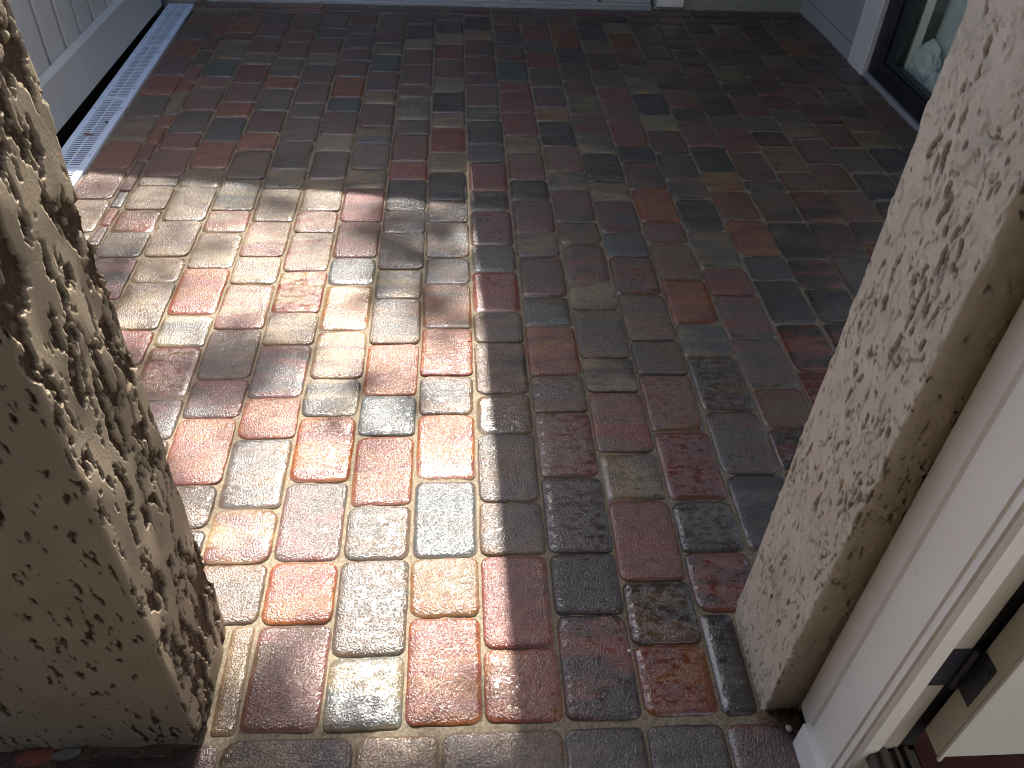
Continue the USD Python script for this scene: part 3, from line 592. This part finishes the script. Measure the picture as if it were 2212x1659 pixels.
# ------------------------------------------------------------------ roofs (out of frame; they give the patio its shade)
porch_roof = thing('patio_roof', 'roof overhang above the right half of the patio', 'roof')
def slab_poly(pts, z0, z1): return prism(pts, z0, z1)
obj('soffit', slab_poly([(0.118, 4.98), (0.221, 0.70), (2.35, 0.70), (2.35, 6.4), (0.118, 6.4)], 2.50, 2.60), SOFFIT, porch_roof)
obj('roofing', slab_poly([(0.118, 4.98), (0.221, 0.70), (2.35, 0.70), (2.35, 6.4), (0.118, 6.4)], 2.602, 2.64), ROOF, porch_roof)
far_roof = thing('house_roof', 'roof overhang above the far sliding door', 'roof')
edge = [(-2.1, 4.69), (-1.27, 4.615), (-0.76, 4.55), (-0.33, 4.485), (0.117, 4.39)]
obj('soffit', slab_poly(edge + [(0.117, 4.985), (0.117, 7.2), (-2.1, 7.2)], 2.50, 2.60), SOFFIT, far_roof)
obj('roofing', slab_poly(edge + [(0.117, 7.2), (-2.1, 7.2)], 2.602, 2.63), ROOF, far_roof)
entry = thing('entry_porch', 'covered entry around the viewpoint, behind the opening', 'porch')
obj('ceiling', box(-1.85, 0.80, -1.7, 0.93, TOP + 0.002, TOP + 0.12), SOFFIT, entry)
obj('added_side_wall', box(-1.42, -1.30, -1.7, -0.45, -0.05, TOP), PORCHWALL, entry)  # unseen wall, added and sized to hold back light from the left
obj('back_wall', join([box(-1.30, 0.642, -1.75, -1.65, -0.05, TOP)]), PORCHWALL, entry)

# ------------------------------------------------------------------ tree behind the house (out of frame; it dapples the sunlight)
tree = thing('tree', 'tall leafy tree rising behind the far house', 'tree')
def limb(pts, r0, r1, sides=9):
    p = np.array(pts, float)
    n_ = len(p); V, F = [], []
    for i in range(n_):
        t = p[min(i + 1, n_ - 1)] - p[max(i - 1, 0)]; t /= np.linalg.norm(t)
        a = np.cross(t, [0.3, 1, 0.1]); a /= np.linalg.norm(a); b = np.cross(t, a)
        r = r0 + (r1 - r0) * i / (n_ - 1)
        for s in range(sides):
            an = 2 * math.pi * s / sides; V.append(p[i] + r * (math.cos(an) * a + math.sin(an) * b))
    for i in range(n_ - 1):
        for s in range(sides):
            F.append([i * sides + s, i * sides + (s + 1) % sides, (i + 1) * sides + (s + 1) % sides, (i + 1) * sides + s])
    f = np.array(F)
    return trimesh.Trimesh(np.array(V), np.vstack([f[:, [0, 1, 2]], f[:, [0, 2, 3]]]), process=False)
obj('trunk', limb([(-3.4, 8.6, -0.1), (-3.35, 8.6, 2.5), (-3.2, 8.5, 5), (-2.9, 8.4, 7), (-2.6, 8.3, 9.5), (-2.5, 8.3, 11.5)], 0.22, 0.06), BARK, tree, smooth=True)
sdir = np.array([math.sin(SUN_AZ) * math.cos(SUN_EL), math.cos(SUN_AZ) * math.cos(SUN_EL), math.sin(SUN_EL)])
def spot(gx_, gy_, h): return np.array([gx_, gy_, 0.0]) + sdir * (h / sdir[2])
clumps = []
for (gx_, gy_, r, nleaf, h) in ((-0.10, 2.22, 0.17, 85, 8.7), (-0.30, 2.42, 0.14, 30, 9.0), (-0.60, 1.70, 0.16, 100, 8.4), (-0.92, 1.60, 0.2, 120, 8.6), (-0.95, 2.25, 0.2, 60, 8.9), (-1.15, 2.05, 0.22, 70, 8.2),
                                (-0.05, 1.95, 0.14, 35, 8.5), (-0.04, 2.52, 0.18, 55, 9.2), (-0.38, 0.70, 0.12, 35, 7.6), (-0.30, 0.57, 0.17, 190, 7.6), (0.02, 0.555, 0.16, 190, 7.6), (-0.65, 2.70, 0.2, 60, 9.3), (-0.25, 2.62, 0.16, 45, 9.3),
                                (-1.05, 2.7, 0.2, 50, 9.3), (-0.75, 1.25, 0.2, 30, 8.3), (-0.20, 1.55, 0.12, 18, 8.3)):
    clumps.append((spot(gx_, gy_, h), r, nleaf))
for i in range(60):
    a, rr = RNG.uniform(0, 2 * math.pi), RNG.uniform(0.3, 1.0)
    clumps.append((np.array([-3.3 + 1.5 * rr * math.cos(a), 9.2 + 1.7 * rr * math.sin(a), 9.0 + RNG.uniform(-2.2, 2.4)]), RNG.uniform(0.3, 0.6), 110))
V, F = [], []
for c, r, nl in clumps:
    p = c + np.clip(RNG.normal(0, 0.55, (nl, 3)), -1.2, 1.2) * r
    for q in p:
        a = RNG.normal(0, 1, 3); a /= np.linalg.norm(a); b = np.cross(a, RNG.normal(0, 1, 3)); b /= np.linalg.norm(b)
        s = RNG.uniform(0.030, 0.048); k_ = len(V)
        V += [q - a * s * 1.5, q + b * s * 0.7, q + a * s * 1.5, q - b * s * 0.7]; F.append([k_, k_ + 1, k_ + 2, k_ + 3])
obj('crown', (np.array(V), np.array(F)), LEAF, tree)
for c, r, nl in clumps[:15]:
    m_ = (c + np.array([-2.8, 8.4, 8.0])) / 2 + np.array([0, 0, 0.15])
    obj('branch', limb([(-2.75, 8.35, 7.6), (m_[0], m_[1], m_[2]), tuple(c)], 0.022, 0.004, 6), BARK, tree, smooth=True)

# ------------------------------------------------------------------ small things on the floor
def leaf_shape(L, w, curl, seed):
    r = np.random.default_rng(seed); s = np.linspace(-1, 1, 13)
    V, F = [], []
    for i, t in enumerate(s):
        ww = w * (1 - t * t) ** 0.7 * (1 + 0.2 * r.uniform(-1, 1)) + 0.0004
        for sgn in (-1, 0, 1): V.append((t * L, sgn * ww, curl * (t * t) + 0.25 * ww * abs(sgn) + r.uniform(0, 0.0008)))
    for i in range(12):
        for k_ in (0, 1): F.append([i * 3 + k_, (i + 1) * 3 + k_, (i + 1) * 3 + k_ + 1, i * 3 + k_ + 1])
    v = np.array(V); f = np.array(F); t = np.vstack([f[:, [0, 1, 2]], f[:, [0, 2, 3]]])
    th = v.copy(); th[:, 2] -= 0.0005
    return trimesh.Trimesh(np.vstack([v, th]), np.vstack([t, t[:, ::-1] + len(v)]), process=False)
def put(mh, x, y, z, rz=0.0):
    mh = mh.copy(); mh.apply_transform(trimesh.transformations.rotation_matrix(rz, (0, 0, 1))); mh.apply_translation((x, y, z)); return mh
obj('dead_leaf', put(leaf_shape(0.019, 0.006, 0.004, 1), -1.418, 3.113, DZ + 0.0015, 0.1), DEADLEAF, smooth=True, label='curled brown dead leaf lying on the drain grate', category='leaf')
obj('dead_leaf', put(leaf_shape(0.011, 0.005, 0.003, 2), -1.386, 3.225, DZ + 0.0015, 2.4), plain('grey_leaf', (0.06, 0.055, 0.06), 0.8, 0.2, 100), smooth=True, label='small dark leaf scrap on the right edge of the drain', category='leaf')
obj('dead_leaf', put(leaf_shape(0.006, 0.003, 0.002, 3), 0.032, 1.83, 0.0015, 1.0), plain('orange_leaf', (0.40, 0.10, 0.03), 0.7, 0.2, 100), smooth=True, label='tiny orange leaf scrap in a joint at the shadow edge', category='leaf')
def pebble(r, seed, sc=(1, 1, 0.6)):
    s = trimesh.creation.icosphere(3, r); s.vertices = s.vertices * (0.75 + 0.5 * meshkit.fbm(s.vertices / r * 1.3 + seed, 3))[:, None] * np.array(sc); return s
obj('pebble', put(pebble(0.0062, 3), 0.600, 0.683, 0.003), STONE, smooth=True, label='white pebble on the paving beside the foot of the white casing', category='pebble')
obj('pebble', put(pebble(0.0034, 6), 0.330, 0.850, 0.002), STONE, smooth=True, label='tiny pale stone chip on the bright orange paver', category='pebble')
obj('pebble', put(pebble(0.008, 15, (1.3, 0.9, 0.5)), -1.235, 2.425, 0.004), plain('blue_grey_stone', (0.16, 0.18, 0.19), 0.6, 0.2, 300), smooth=True, label='blue grey pebble on a cut paver beside the left wall end', category='pebble')
obj('brick_chip', put(pebble(0.022, 9, (1.5, 0.7, 0.6)), -0.735, 0.680, 0.004, 0.1), REDBRICK, smooth=True, label='broken red brick chip at the foot of the left stucco wall', category='brick chip')
obj('stone_chip', put(pebble(0.016, 12, (1.6, 0.6, 0.5)), -0.685, 0.683, 0.004, 0.2), CONCRETE, smooth=True, label='grey mortar chip next to the red brick chip', category='stone')
def soil(x0, x1, y0, y1, h, seed):
    xx, yy = np.meshgrid(np.linspace(x0, x1, 60), np.linspace(y0, y1, 40), indexing='ij')
    u, w = (xx - x0) / (x1 - x0), (yy - y0) / (y1 - y0)
    e = np.clip(np.minimum(np.minimum(u, 1 - u), np.minimum(w * 1.2, 1)) * 5, 0, 1)
    z = -0.010 + e * (h * meshkit.fbm(np.stack([xx * 90, yy * 90, xx * 0 + seed], -1), 4) + 0.004)
    i = np.arange(xx.size).reshape(xx.shape)
    return np.stack([xx, yy, z], -1).reshape(-1, 3), np.stack([i[:-1, :-1], i[1:, :-1], i[1:, 1:], i[:-1, 1:]], -1).reshape(-1, 4)
obj('soil_crumbs', soil(0.545, 0.645, 0.684, 0.722, 0.018, 4), DIRT, smooth=True, label='brown soil gathered at the foot of the right stucco wall end', category='soil', kind='stuff')
obj('soil_crumbs', soil(-0.90, -0.44, 0.672, 0.698, 0.014, 7), DIRT, smooth=True, label='dark soil and grit along the foot of the left stucco wall', category='soil', kind='stuff')

# ------------------------------------------------------------------ blocks added on the left, out of frame, to shape the light
nb_ = thing('added_sky_blocker', 'unseen dark house block added beyond the gate to cut low sky light', 'house')
obj('added_side_wall', box(-5.6, -2.75, -1.2, 9.0, -0.1, 3.5), BLOCKER_SIDING, nb_)  # added to block low sky light and darken the right of the patio
obj('roof', prism([(-6.0, -1.5), (-2.55, -1.5), (-2.55, 9.3), (-6.0, 9.3)], 3.502, 3.7), ROOF, nb_)
gw = thing('added_bounce_wall', 'unseen tan wall added beyond the entry to hide sky and warm the light', 'wall')
obj('wall_body', box(-3.9, -3.7, -7.0, -1.25, -0.1, 1.9), PORCHWALL, gw)  # added to hide part of the sky and bounce warm light to the entry
